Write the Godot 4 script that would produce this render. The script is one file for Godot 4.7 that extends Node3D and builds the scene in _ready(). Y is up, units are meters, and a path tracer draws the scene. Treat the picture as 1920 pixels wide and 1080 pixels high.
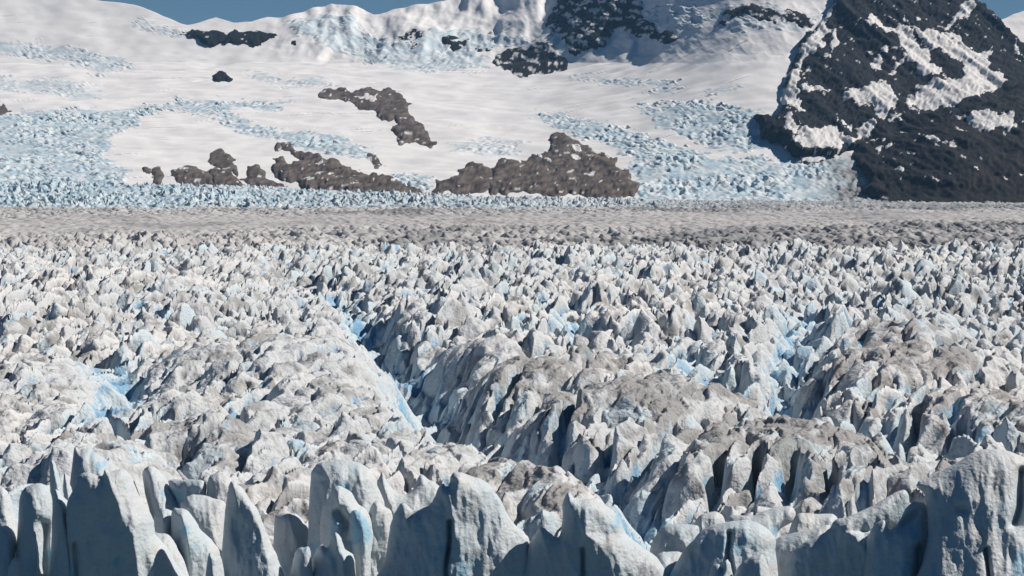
extends Node3D
# A calving glacier seen through a long lens: smooth fins at the front, a crevassed ice field,
# dirty flat ice behind it, then snow slopes, icefalls and rock far behind. Units are metres.

const FOCAL := 4500.0          # pixels of the 1920 wide photograph
const EYE_Y := 89.0            # camera height above the level of the glacier
const HORIZON := 331.0         # row of the horizon
var pitch := atan((540.0 - HORIZON) / FOCAL)

# ---------------------------------------------------------------- noises
var n_warp: FastNoiseLite
var n_big: FastNoiseLite
var n_mid: FastNoiseLite
var n_fine: FastNoiseLite
var n_ridge: FastNoiseLite
var n_dirt: FastNoiseLite
var n_grain: FastNoiseLite
var n_cell: FastNoiseLite
var n_rift: FastNoiseLite

func noise(s: int, wave: float, octaves := 3, ridged := false) -> FastNoiseLite:
	var n := FastNoiseLite.new()
	n.seed = s
	n.noise_type = FastNoiseLite.TYPE_SIMPLEX_SMOOTH
	n.frequency = 1.0 / wave
	n.fractal_type = FastNoiseLite.FRACTAL_RIDGED if ridged else FastNoiseLite.FRACTAL_FBM
	n.fractal_octaves = octaves
	return n

# ---------------------------------------------------------------- pixels to places
func at(c: float, r: float, d: float) -> Vector3:
	var u := (c - 960.0) / FOCAL
	var v := (540.0 - r) / FOCAL
	var dy := -sin(pitch) + v * cos(pitch)
	var dz := cos(pitch) + v * sin(pitch)
	return Vector3(u / dz * d, EYE_Y + dy / dz * d, -d)

# ---------------------------------------------------------------- nodes
var used := {}
func numbered(called: String) -> String:
	var k: int = used.get(called, -1) + 1
	used[called] = k
	return called if k == 0 else "%s_%03d" % [called, k]

func mesh_of(v: PackedVector3Array, n: PackedVector3Array, c: PackedColorArray, ix: PackedInt32Array) -> ArrayMesh:
	var a := []
	a.resize(Mesh.ARRAY_MAX)
	a[Mesh.ARRAY_VERTEX] = v
	a[Mesh.ARRAY_NORMAL] = n
	if c.size() > 0:
		a[Mesh.ARRAY_COLOR] = c
	a[Mesh.ARRAY_INDEX] = ix
	var m := ArrayMesh.new()
	m.add_surface_from_arrays(Mesh.PRIMITIVE_TRIANGLES, a)
	return m

func put(called: String, m: Mesh, mat: Material, parent: Node = self) -> MeshInstance3D:
	var o := MeshInstance3D.new()
	o.mesh = m
	o.material_override = mat
	o.name = numbered(called) if parent == self else called
	o.cast_shadow = GeometryInstance3D.SHADOW_CASTING_SETTING_ON
	parent.add_child(o, true)
	return o

func tag(o: Node, label: String, category: String, group := "") -> void:
	o.set_meta("label", label)
	o.set_meta("category", category)
	if group != "":
		o.set_meta("group", group)

# fine pits and grit
func pitted(m: StandardMaterial3D, wave: float, metres: float, depth: float) -> StandardMaterial3D:
	var n := noise(61, wave, 4)
	var im := n.get_seamless_image(512, 512)
	im.convert(Image.FORMAT_RGBA8)
	im.bump_map_to_normal_map(depth)
	im.generate_mipmaps()
	m.normal_enabled = true
	m.normal_texture = ImageTexture.create_from_image(im)
	m.uv1_triplanar = true
	m.uv1_world_triplanar = true
	m.uv1_scale = Vector3.ONE / metres
	return m

func ice_material(rough: float, spec: float) -> StandardMaterial3D:
	var m := StandardMaterial3D.new()
	m.vertex_color_use_as_albedo = true
	m.roughness = rough
	m.metallic_specular = spec
	return m

# ---------------------------------------------------------------- the ice field
const X_MAX := 0.232           # half width of the modelled wedge, as a tangent
const COLS := 858
var row_d := PackedFloat64Array()
const GS := 9.5                # spacing of the ice pinnacles
const CX := 232                # the net of pinnacles runs along the flow: u across it, v along it
const CZ := 175
const U0 := -1635.0
const V0 := 200.0
const STRETCH := 0.58
var ce := PackedFloat64Array() # per pinnacle: x, z, height, four planes (x, z), dirt, clean-face bits

func bump(c: float, r: float, d: float, half_px: float, half_d: float, turn: float, steep: float) -> Array:
	var p := at(c, r, d)
	return [p.x, p.z, p.y, half_px * d / FOCAL, half_d, cos(turn), sin(turn), steep]

var bumps := []
var bf := PackedFloat64Array()
var bsoil := [-0.1, -0.05, 0.05, -0.05, 0.35, 0.65, 0.7, 0.65, 0.5, 0.75, 0.5, 0.45, 0.0, 0.0, 0.1, 0.1, 0.05, 0.0]
var valley := PackedFloat64Array()

func ground_at(c: float, r: float) -> Vector3:
	return at(c, r, EYE_Y * FOCAL / (r - HORIZON))

func hash01(a: int, b: int) -> float:
	var h := (a * 374761393 + b * 668265263) & 0x7fffffff
	h = ((h ^ (h >> 13)) * 1274126177) & 0x7fffffff
	h = (h ^ (h >> 16)) & 0xffffff
	return float(h) / 16777215.0

func make_field() -> void:
	n_warp = noise(11, 22.0, 2)
	n_big = noise(12, 170.0, 3)
	n_mid = noise(13, 34.0, 3)
	n_fine = noise(14, 5.0, 3)
	n_ridge = noise(15, 16.0, 3, true)
	n_dirt = noise(16, 26.0, 4)
	n_grain = noise(17, 3.2, 3)
	n_rift = noise(19, 34.0, 2, true)
	n_cell = FastNoiseLite.new()
	n_cell.seed = 18
	n_cell.noise_type = FastNoiseLite.TYPE_CELLULAR
	n_cell.cellular_distance_function = FastNoiseLite.DISTANCE_HYBRID
	n_cell.cellular_return_type = FastNoiseLite.RETURN_DISTANCE
	n_cell.frequency = 1.0 / 5.5
	n_cell.fractal_type = FastNoiseLite.FRACTAL_NONE
	# large swells of the glacier: column, row of the top, distance, half width, half depth, turn, steepness
	bumps = [
		bump(560, 622, 1030, 240, 80, 0.25, 2.0),
		bump(640, 715, 870, 260, 80, -0.2, 2.0),
		bump(240, 745, 820, 190, 60, 0.5, 2.0),
		bump(60, 690, 960, 220, 70, 0.0, 2.0),
		bump(400, 800, 745, 150, 42, 0.3, 2.2),
		bump(1030, 668, 970, 150, 90, -0.55, 2.6),
		bump(1190, 715, 850, 160, 80, -0.5, 2.6),
		bump(1440, 805, 750, 210, 55, -0.35, 2.8),
		bump(1640, 855, 690, 120, 40, -0.2, 2.6),
		bump(1640, 655, 1010, 190, 75, -0.3, 3.0),
		bump(1700, 602, 1170, 130, 60, -0.2, 2.4),
		bump(1860, 740, 850, 140, 70, 0.2, 2.4),
		bump(1430, 645, 1040, 70, 40, 0.0, 3.4),
		bump(860, 630, 1110, 110, 45, 0.2, 3.0),
		bump(1270, 640, 1090, 100, 50, 0.3, 2.4),
		bump(1030, 878, 655, 150, 42, 0.25, 2.6),
		bump(760, 835, 720, 150, 40, 0.2, 2.4),
		bump(120, 850, 660, 160, 35, 0.2, 2.4),
	]
	for b in bumps:
		bf.append_array(PackedFloat64Array(b))
	for path in [
		[[610, 545, 10.0], [700, 620, 18.0], [780, 700, 28.0], [815, 780, 30.0], [900, 830, 22.0], [1060, 880, 16.0], [1190, 935, 18.0], [1240, 985, 15.0]],
		[[1010, 580, 10.0], [1130, 640, 13.0], [1270, 690, 13.0], [1380, 735, 14.0], [1475, 775, 22.0], [1570, 800, 14.0], [1740, 840, 14.0]],
		[[1500, 600, 8.0], [1478, 690, 16.0], [1475, 775, 22.0]],
		[[200, 690, 8.0], [240, 790, 15.0], [190, 830, 8.0]],
	]:
		for k in path.size() - 1:
			var g := ground_at(path[k][0], path[k][1])
			var h := ground_at(path[k + 1][0], path[k + 1][1])
			valley.append_array(PackedFloat64Array([g.x, g.z, path[k][2], h.x, h.z, path[k + 1][2]]))
	# the pinnacles
	var rng := RandomNumberGenerator.new()
	rng.seed = 404
	ce.resize(CX * CZ * 16)
	for iz in CZ:
		for ix in CX:
			var o := (iz * CX + ix) * 16
			ce[o] = U0 + (ix + 0.5 + rng.randf_range(-0.45, 0.45)) * GS
			ce[o + 1] = V0 + (iz + 0.5 + rng.randf_range(-0.45, 0.45)) * GS
			ce[o + 2] = 2.6 + 6.6 * pow(rng.randf(), 1.8)
			var lean := rng.randf_range(-0.6, 0.6)
			# steep towards the front left, gentler to the right and the back
			var dirs := [PI + lean, lean, PI * 0.5 + lean, -PI * 0.5 + lean]
			var sl := [rng.randf_range(1.3, 2.6), rng.randf_range(0.3, 0.9), rng.randf_range(0.4, 1.3), rng.randf_range(0.5, 1.4)]
			if rng.randf() < 0.6:   # a blade drawn out along the flow
				sl = [rng.randf_range(1.2, 2.4), rng.randf_range(0.6, 1.5), rng.randf_range(0.15, 0.55), rng.randf_range(0.25, 0.8)]
				lean *= 0.5
			var bits := 0
			for k in 4:
				var a: float = dirs[k] + rng.randf_range(-0.4, 0.4)
				ce[o + 3 + k * 2] = cos(a) * sl[k]
				ce[o + 4 + k * 2] = sin(a) * sl[k]
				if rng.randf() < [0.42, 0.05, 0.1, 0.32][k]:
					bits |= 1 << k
			ce[o + 11] = rng.randf()
			ce[o + 12] = bits
			ce[o + 13] = rng.randf()

# crevasses: half width, depth, then column, row, distance of each point
var cuts := []
func cut(width: float, depth: float, pts: Array) -> void:
	var p := PackedFloat64Array()
	var lo := 1e9
	var hi := -1e9
	for k in range(0, pts.size(), 3):
		var g := at(pts[k], pts[k + 1], pts[k + 2])
		p.append_array(PackedFloat64Array([g.x, g.z]))
		lo = minf(lo, -g.z); hi = maxf(hi, -g.z)
	cuts.append([width, depth, p, lo - width * 2.0 - 6.0, hi + width * 2.0 + 6.0])

func list_cuts() -> void:
	cut(11.0, 17.0, [370, 700, 905, 450, 720, 898, 540, 725, 900, 600, 700, 912])
	cut(3.0, 9.0, [190, 760, 800, 240, 800, 770, 300, 770, 790])
	cut(2.5, 12.0, [1010, 650, 975, 960, 700, 930, 925, 745, 900])
	cut(2.2, 11.0, [1100, 740, 850, 1060, 800, 800, 1040, 850, 770])
	cut(2.6, 14.0, [1265, 770, 800, 1235, 830, 760, 1205, 890, 725])
	cut(5.0, 20.0, [1478, 640, 1060, 1474, 700, 990, 1470, 760, 930])
	cut(4.0, 14.0, [1380, 650, 1060, 1372, 700, 1000])
	cut(2.2, 13.0, [1350, 850, 720, 1335, 920, 680, 1325, 970, 655])
	cut(2.0, 12.0, [1420, 860, 715, 1405, 950, 668])
	cut(2.4, 14.0, [1490, 860, 715, 1470, 960, 662])
	cut(2.4, 14.0, [1570, 850, 720, 1550, 960, 662])
	cut(2.2, 12.0, [1640, 860, 700, 1625, 940, 668])
	cut(2.2, 12.0, [1720, 730, 860, 1700, 800, 800])
	cut(2.5, 12.0, [1800, 760, 830, 1790, 830, 780])
	cut(2.0, 10.0, [1130, 640, 1050, 1110, 690, 980])
	cut(3.0, 12.0, [1240, 640, 1060, 1235, 690, 1000])
	cut(6.0, 13.0, [640, 830, 745, 700, 850, 735, 730, 860, 730])
	cut(3.0, 9.0, [470, 800, 770, 530, 780, 790])

# swells and roughness on a coarse net, read back between its points
const CR := 6
const CC := 6
var net_cols := COLS / CC + 2
var net := PackedFloat32Array()
func build_net() -> void:
	var nb := bf.size() / 8
	var nv := valley.size() / 6
	var n_rows := row_d.size() / CR + 2
	net.resize(n_rows * net_cols * 3)
	var k := 0
	for i in n_rows:
		var d := row_d[mini(i * CR, row_d.size() - 1)]
		for j in net_cols:
			var x := (float(j * CC) / (COLS - 1) * 2.0 - 1.0) * X_MAX * d
			var z := -d
			var bx := x + n_warp.get_noise_2d(x * 0.35, z * 0.35) * 16.0
			var bz := z + n_warp.get_noise_2d(x * 0.35 + 70.0, z * 0.35) * 16.0
			var y := 0.0
			var hum := 0.0
			var soil := 0.0
			for q in nb:
				var o := q * 8
				var ax := bx - bf[o]
				var az := bz - bf[o + 1]
				var u := (ax * bf[o + 5] - az * bf[o + 6]) / bf[o + 3]
				var v := (ax * bf[o + 6] + az * bf[o + 5]) / bf[o + 4]
				var rr := u * u + v * v
				if rr < 2.2:
					var w := exp(-pow(rr * 1.1, bf[o + 7] * 0.6))
					var t := bf[o + 2] * w
					y = maxf(y, t) + minf(y, t) * 0.12
					hum = maxf(hum, w)
					soil = maxf(soil, w * bsoil[q])
			var vd := 1e9
			var vdep := 0.0
			for q in nv:
				var o := q * 6
				var px := valley[o]
				var pz := valley[o + 1]
				var ex := valley[o + 3] - px
				var ez := valley[o + 4] - pz
				var t := clampf(((x - px) * ex + (z - pz) * ez) / (ex * ex + ez * ez), 0.0, 1.0)
				var qx := x - px - ex * t
				var qz := (z - pz - ez * t) * 0.6
				var dd := qx * qx + qz * qz
				if dd < vd:
					vd = dd
					vdep = lerpf(valley[o + 2], valley[o + 5], t)
			var vw := exp(-vd / (90.0 + vdep * 9.0))
			var big := n_big.get_noise_2d(x, z)
			var amp := 1.1 - 0.85 * smoothstep(0.15, 0.7, hum)
			amp = clampf(amp + 0.75 * n_big.get_noise_2d(x * 2.0 + 900.0, z * 1.6), 0.22, 1.6) * lerpf(1.0, 1.3, smoothstep(1000.0, 1500.0, d))
			amp = maxf(amp, vw * 1.1)
			var far := smoothstep(900.0, 1300.0, d)
			y += big * lerpf(3.0, 16.0, far) - vdep * vw + far * 8.0 * n_big.get_noise_2d(x * 1.9 + z * 0.5, z * 0.9 - x * 0.4)
			y -= 14.0 * smoothstep(2750.0, 2960.0, d + big * 160.0)
			y -= 15.0 * (1.0 - smoothstep(560.0, 650.0, d)) + 60.0 * (1.0 - smoothstep(520.0, 552.0, d))
			amp *= 1.0 - smoothstep(2820.0, 3000.0, d)
			net[k] = y; net[k + 1] = amp; net[k + 2] = soil - vw * 1.1
			k += 3

# small broken blocks, a net of 64 x 64 that repeats: x, z, height, four planes
const BS := 4.4
var blocks := PackedFloat64Array()
func make_blocks() -> void:
	var rng := RandomNumberGenerator.new()
	rng.seed = 909
	blocks.resize(64 * 64 * 11)
	for k in 64 * 64:
		var o := k * 11
		blocks[o] = rng.randf_range(0.1, 0.9) * BS
		blocks[o + 1] = rng.randf_range(0.1, 0.9) * BS
		blocks[o + 2] = 2.4 * pow(rng.randf(), 2.2)
		var lean := rng.randf_range(-0.7, 0.7)
		for q in 4:
			var a: float = [PI, 0.0, PI * 0.5, -PI * 0.5][q] + lean + rng.randf_range(-0.4, 0.4)
			var sl: float = [rng.randf_range(0.9, 2.2), rng.randf_range(0.2, 0.8), rng.randf_range(0.2, 0.8), rng.randf_range(0.3, 1.1)][q]
			blocks[o + 3 + q * 2] = cos(a) * sl
			blocks[o + 4 + q * 2] = sin(a) * sl

func block_height(u: float, v: float) -> float:
	var gu := floori(u / BS)
	var gw := floori(v / BS)
	var best := -2.6
	for b in range(gw - 1, gw + 2):
		for a in range(gu - 1, gu + 2):
			var o := ((b & 63) * 64 + (a & 63)) * 11
			var rx := u - a * BS - blocks[o]
			var rz := v - b * BS - blocks[o + 1]
			var m := maxf(maxf(blocks[o + 3] * rx + blocks[o + 4] * rz, blocks[o + 5] * rx + blocks[o + 6] * rz), maxf(blocks[o + 7] * rx + blocks[o + 8] * rz, blocks[o + 9] * rx + blocks[o + 10] * rz))
			best = maxf(best, blocks[o + 2] - m)
	return best

# heights, colours and pinnacle numbers for the rows [a, b)
func field_rows(a: int, b: int) -> Array:
	var hs := PackedFloat32Array()
	var cs := PackedColorArray()
	var ids := PackedInt32Array()
	var nr := (b - a) * COLS
	hs.resize(nr); cs.resize(nr); ids.resize(nr)
	var k := 0
	var clean := Color(0.475, 0.55, 0.59)
	var blue := Color(0.13, 0.33, 0.52)
	var row := PackedFloat32Array()
	row.resize(net_cols * 3)
	var reach := GS * GS * 2.4
	for i in range(a, b):
		var d := row_d[i]
		var i0 := (i / CR) * net_cols * 3
		var ft := float(i % CR) / CR
		for q in net_cols * 3:
			row[q] = lerpf(net[i0 + q], net[i0 + net_cols * 3 + q], ft)
		var live := []
		for c in cuts:
			if d > c[3] and d < c[4]:
				live.append(c)
		var z := -d
		var near_w := lerpf(0.75, 0.5, smoothstep(850.0, 1030.0, d))   # height of the small blocks
		for j in COLS:
			var x := (float(j) / (COLS - 1) * 2.0 - 1.0) * X_MAX * d
			var j0 := (j / CC) * 3
			var fj := float(j % CC) / CC
			var y := lerpf(row[j0], row[j0 + 3], fj)
			var amp := lerpf(row[j0 + 1], row[j0 + 4], fj)
			var n1 := n_warp.get_noise_2d(x, z)
			var n2 := n_warp.get_noise_2d(x + 500.0, z)
			var n3 := n_fine.get_noise_2d(x, z)
			var wx := x + n1 * 3.6 + n3 * 0.25
			var wz := z + n2 * 3.6 - n3 * 0.25
			var sunk := 0.0
			for c in live:
				var w: float = c[0]
				var pts: PackedFloat64Array = c[2]
				var near := 1e9
				var ux := x + n1 * minf(w, 4.0) * 1.3
				var uz := z + n2 * minf(w, 4.0) * 1.3
				for q in range(0, pts.size() - 2, 2):
					var ex := pts[q + 2] - pts[q]
					var ez := pts[q + 3] - pts[q + 1]
					var rx := ux - pts[q]
					var rz := uz - pts[q + 1]
					var t := clampf((rx * ex + rz * ez) / (ex * ex + ez * ez), 0.0, 1.0)
					rx -= ex * t; rz -= ez * t
					near = minf(near, rx * rx + rz * rz)
				near /= w * w
				if near < 3.0:
					sunk = maxf(sunk, c[1] * exp(-near * near))
			# pinnacles: the highest of the pyramids round this point
			var fu := wx * 0.954 + wz * 0.3
			var fv := (wx * 0.3 - wz * 0.954) * STRETCH
			var gx := floori((fu - U0) / GS)
			var gz := floori((fv - V0) / GS)
			var best := -1e9
			var second := -1e9
			var who := -1
			var face := 0
			for sz in range(maxi(gz - 1, 0), mini(gz + 2, CZ)):
				for sx in range(maxi(gx - 1, 0), mini(gx + 2, CX)):
					var id := sz * CX + sx
					var o := id * 16
					var rx := fu - ce[o]
					var rz := fv - ce[o + 1]
					var r2 := rx * rx + rz * rz
					if r2 > reach:
						continue
					var m := ce[o + 3] * rx + ce[o + 4] * rz
					var fk := 0
					var m2 := ce[o + 5] * rx + ce[o + 6] * rz
					if m2 > m:
						m = m2; fk = 1
					m2 = ce[o + 7] * rx + ce[o + 8] * rz
					if m2 > m:
						m = m2; fk = 2
					m2 = ce[o + 9] * rx + ce[o + 10] * rz
					if m2 > m:
						m = m2; fk = 3
					var t := ce[o + 2] - m - maxf(sqrt(r2) - 8.5, 0.0) * 1.25
					if t > best:
						second = best
						best = t; who = id; face = fk
					elif t > second:
						second = t
			best = maxf(best, -5.5)
			var gap := best - second
			var rid := n_ridge.get_noise_2d(fu * 0.8, fv * 0.3)
			# long crevasses along the flow
			var rift := n_rift.get_noise_2d(fu, fv * 0.16)
			if rift > 0.52:
				sunk = maxf(sunk, smoothstep(0.50, 0.82, rift) * (6.5 + 5.0 * n2))
			var chip := n_cell.get_noise_2d(fu, fv * 0.75)
			if d < 1030.0:
				y += block_height(fu + n3 * 0.6, fv) * near_w
			else:
				y += (0.45 - (chip + 1.0)) * (0.55 + 0.35 * amp)
			y += amp * (best - 2.2 * exp(-gap * gap) * ce[who * 16 + 13]) + n3 * (0.16 + 0.12 * amp) + (rid - 0.2) * (1.5 - amp) * 0.9 - sunk
			hs[k] = y
			ids[k] = who
			# what the surface is made of: weathered crust, dirt, clean fractured ice
			var g := n_grain.get_noise_3d(x, y * 1.4, z)
			var soil := lerpf(row[j0 + 2], row[j0 + 5], fj)
			var dirt := soil + n_dirt.get_noise_3d(fu * 1.5, y * 1.2, fv * 0.45) + 0.35 * n2 + 0.5 * g + 0.45 * n_dirt.get_noise_3d(fu * 5.0, y * 3.0, fv * 1.1) + (ce[who * 16 + 11] - 0.5) * 0.5 + (0.3 if chip > -0.28 + 0.2 * g else 0.0)
			# old crust in patches: warm with grit, or washed cleaner and greyer
			var old := smoothstep(-0.45, 0.1, n_big.get_noise_2d(x * 0.5, z * 0.4 + 700.0) + 0.35 * n1 + 0.25 * g)
			var e := lerpf(0.575, 0.50, old) + 0.08 * g
			var col := Color(e, e * lerpf(1.0, 1.045, old), e * lerpf(0.995, 1.075, old))
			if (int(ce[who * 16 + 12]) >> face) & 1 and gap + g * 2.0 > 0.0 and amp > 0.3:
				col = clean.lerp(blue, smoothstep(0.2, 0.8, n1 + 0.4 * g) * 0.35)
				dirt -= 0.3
			elif sunk > 3.5 + 2.0 * n3 or soil + 0.5 * n1 + 0.2 * g < -0.62:
				col = clean.lerp(blue, smoothstep(-0.3, 0.5, n1 + 0.4 * g) * 0.85)
				dirt -= 0.3
			col = col.lerp(Color(0.20, 0.19, 0.182), smoothstep(0.10, 0.75, dirt) * 0.72)
			cs[k] = col
			k += 1
	return [hs, cs, ids]

var results := []
func run_chunks(n: int, parts: int, f: Callable) -> Array:
	results = []
	results.resize(parts)
	for p in parts:
		results[p] = f.call(n * p / parts, n * (p + 1) / parts)
	return results

# vertices and smooth normals of a grid
var gv := PackedVector3Array()
var gcols := 0
var grows := 0
func normal_rows(a: int, b: int) -> PackedVector3Array:
	var out := PackedVector3Array()
	out.resize((b - a) * gcols)
	var k := 0
	for i in range(a, b):
		var i0 := mini(i, grows - 2) * gcols
		var i1 := i0 + gcols
		for j in gcols:
			var j0 := maxi(j - 1, 0)
			var j1 := mini(j + 1, gcols - 1)
			var du := gv[i * gcols + j1] - gv[i * gcols + j0]
			var dv := gv[i1 + j] - gv[i0 + j]
			out[k] = du.cross(dv).normalized()
			k += 1
	return out

func grid_normals(v: PackedVector3Array, rows: int, cols: int) -> PackedVector3Array:
	gv = v; gcols = cols; grows = rows
	var n := PackedVector3Array()
	for r in run_chunks(rows, 16, normal_rows):
		n.append_array(r)
	return n

func grid_index(rows: int, cols: int) -> PackedInt32Array:
	var ix := PackedInt32Array()
	ix.resize((rows - 1) * (cols - 1) * 6)
	var k := 0
	for i in rows - 1:
		for j in cols - 1:
			var a := i * cols + j
			ix[k] = a; ix[k + 1] = a + cols; ix[k + 2] = a + 1
			ix[k + 3] = a + 1; ix[k + 4] = a + cols; ix[k + 5] = a + cols + 1
			k += 6
	return ix

func build_ice_field(mat: Material) -> void:
	make_field()
	var d := 480.0
	while d < 3060.0:
		row_d.append(d)
		d += maxf(0.8, 0.00184 * d)
	list_cuts()
	make_blocks()
	build_net()
	var rows := row_d.size()
	var hs := PackedFloat32Array()
	var cs := PackedColorArray()
	var ids := PackedInt32Array()
	for r in run_chunks(rows, 32, field_rows):
		hs.append_array(r[0]); cs.append_array(r[1]); ids.append_array(r[2])
	var v := PackedVector3Array()
	v.resize(rows * COLS)
	# which pinnacles show, and how large: sweep each column from near to far
	var shown := PackedInt32Array()
	shown.resize(CX * CZ)
	var top := PackedFloat32Array()
	top.resize(COLS)
	top.fill(-1e9)
	for i in rows:
		for j in COLS:
			var k := i * COLS + j
			var t := (float(j) / (COLS - 1) * 2.0 - 1.0) * X_MAX
			v[k] = Vector3(t * row_d[i], hs[k], -row_d[i])
			var up := (hs[k] - EYE_Y) / row_d[i]
			if up > top[j]:
				if absf(t) < 0.212 and up > -0.165:
					shown[ids[k]] += int((up - maxf(top[j], -0.2)) * 20000.0)
				top[j] = up
	var n := grid_normals(v, rows, COLS)
	var order := []
	for id in CX * CZ:
		if shown[id] > 0:
			order.append([shown[id], id])
	order.sort_custom(func(p, q): return p[0] > q[0])
	var chosen := {}
	for p in order:
		if chosen.size() >= 290:
			break
		chosen[p[1]] = [PackedInt32Array()]
	var ix := PackedInt32Array()
	ix.resize((rows - 1) * (COLS - 1) * 6)
	var m := 0
	for i in rows - 1:
		for j in COLS - 1:
			var a := i * COLS + j
			var id := ids[a]
			if chosen.has(id) and ids[a + 1] == id and ids[a + COLS] == id and ids[a + COLS + 1] == id:
				chosen[id][0].append(a)
			else:
				ix[m] = a; ix[m + 1] = a + COLS; ix[m + 2] = a + COLS + 1
				ix[m + 3] = a; ix[m + 4] = a + COLS + 1; ix[m + 5] = a + 1
				m += 6
	ix.resize(m)
	for id in chosen:
		var split := largest_piece(chosen[id][0])
		chosen[id][0] = split[0]
		for a in split[1]:
			ix.append_array(PackedInt32Array([a, a + COLS, a + COLS + 1, a, a + COLS + 1, a + 1]))
	var g := put("glacier", mesh_of(v, n, cs, ix), mat)
	g.set_meta("kind", "structure")
	for id in chosen:
		cut_pinnacle(chosen[id][0], v, n, cs, mat, id)

func largest_piece(quads: PackedInt32Array) -> Array:
	var left := {}
	for a in quads:
		left[a] = true
	var best := PackedInt32Array()
	var rest := PackedInt32Array()
	while left.size() > 0:
		var stack := [left.keys()[0]]
		left.erase(stack[0])
		var piece := PackedInt32Array()
		while stack.size() > 0:
			var a: int = stack.pop_back()
			piece.append(a)
			for b in [a - 1, a + 1, a - COLS, a + COLS]:
				if left.has(b):
					left.erase(b)
					stack.append(b)
		if piece.size() > best.size():
			rest.append_array(best)
			best = piece
		else:
			rest.append_array(piece)
	if best.size() < 12:
		rest.append_array(best)
		best = PackedInt32Array()
	return [best, rest]

const PLACES := ["on the broad white hump with the blue trench", "on the white slope below the blue trench", "beside the dark cleft in the white slope", "on the pale rise beside the white slope", "on the gritty mound above the cracked ice boulder",
	"on the dirty grey whaleback beside the deep valley", "on the dirty grey whaleback's lower shoulder", "on the dirty hump cut by dark crevasses", "on the dirty hump's end by the giant boulder", "on the broad grey dome beside the tall ice wall",
	"on the small striped dome behind the grey dome", "on the rough rise between the grey dome and giant boulder", "at the tall ice wall beside the grey dome", "on the far wall of the deep valley", "between the whaleback and the tall ice wall",
	"on the smooth ledge behind the horned fin", "on the ledge behind the two-horned saddle", "on the white rise behind the broad dark fin"]

# one pinnacle: its own surface, closed by a wall down into the ice
func cut_pinnacle(quads: PackedInt32Array, v: PackedVector3Array, n: PackedVector3Array, cs: PackedColorArray, mat: Material, id: int) -> void:
	if quads.size() < 12:
		return
	var base := v[quads[quads.size() / 2]]
	var low := 1e9
	for a in quads:
		low = minf(low, v[a].y)
	base.y = low
	var at_of := {}
	var pv := PackedVector3Array()
	var pn := PackedVector3Array()
	var pc := PackedColorArray()
	var ix := PackedInt32Array()
	var edges := {}
	for a in quads:
		var q := [a, a + 1, a + COLS + 1, a + COLS]
		for w in q:
			if not at_of.has(w):
				at_of[w] = pv.size()
				pv.append(v[w] - base); pn.append(n[w]); pc.append(cs[w])
		for t in [a, a + COLS, a + COLS + 1, a, a + COLS + 1, a + 1]:
			ix.append(at_of[t])
		for e in 4:
			var p: int = q[e]
			var s: int = q[(e + 1) % 4]
			if edges.has(Vector2i(s, p)):
				edges.erase(Vector2i(s, p))
			else:
				edges[Vector2i(p, s)] = true
	for e in edges:
		var k := pv.size()
		var p0: Vector3 = v[e.x] - base
		var p1: Vector3 = v[e.y] - base
		var nn := (p1 - p0).cross(Vector3.UP).normalized()
		pv.append_array(PackedVector3Array([p0, p1, Vector3(p1.x, -2.0, p1.z), Vector3(p0.x, -2.0, p0.z)]))
		pn.append_array(PackedVector3Array([nn, nn, nn, nn]))
		pc.append_array(PackedColorArray([cs[e.x], cs[e.y], cs[e.y], cs[e.x]]))
		ix.append_array(PackedInt32Array([k, k + 1, k + 2, k, k + 2, k + 3]))
	var o := put("ice_pinnacle", mesh_of(pv, pn, pc, ix), mat)
	o.position = base
	# how it looks and what it stands on
	var mean := Color(0, 0, 0)
	var high := -1e9
	for q in pc.size():
		mean += pc[q] / pc.size()
		high = maxf(high, pv[q].y)
	var tone := "dirt-streaked"
	if mean.b > mean.r * 1.13:
		tone = "blue-faced"
	elif mean.get_luminance() > 0.455:
		tone = "clean white"
	var size := "tall" if high > 13.0 else ("low" if high < 9.0 else "middling")
	var place := "among the jumbled ice between the humps"
	var near := 1.2
	for q in bf.size() / 8:
		var ax := (base.x - bf[q * 8]) / bf[q * 8 + 3]
		var az := (base.z - bf[q * 8 + 1]) / bf[q * 8 + 4]
		if ax * ax + az * az < near:
			near = ax * ax + az * az
			place = PLACES[q]
	if -base.z > 1250.0:
		place = "in the wide field of teeth beyond the humps"
	elif -base.z < 650.0:
		place = "right behind the smooth front fins"
	tag(o, "%s %s ice pinnacle %s" % [size, tone, place], "ice pinnacle", "ice pinnacles " + place)

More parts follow.
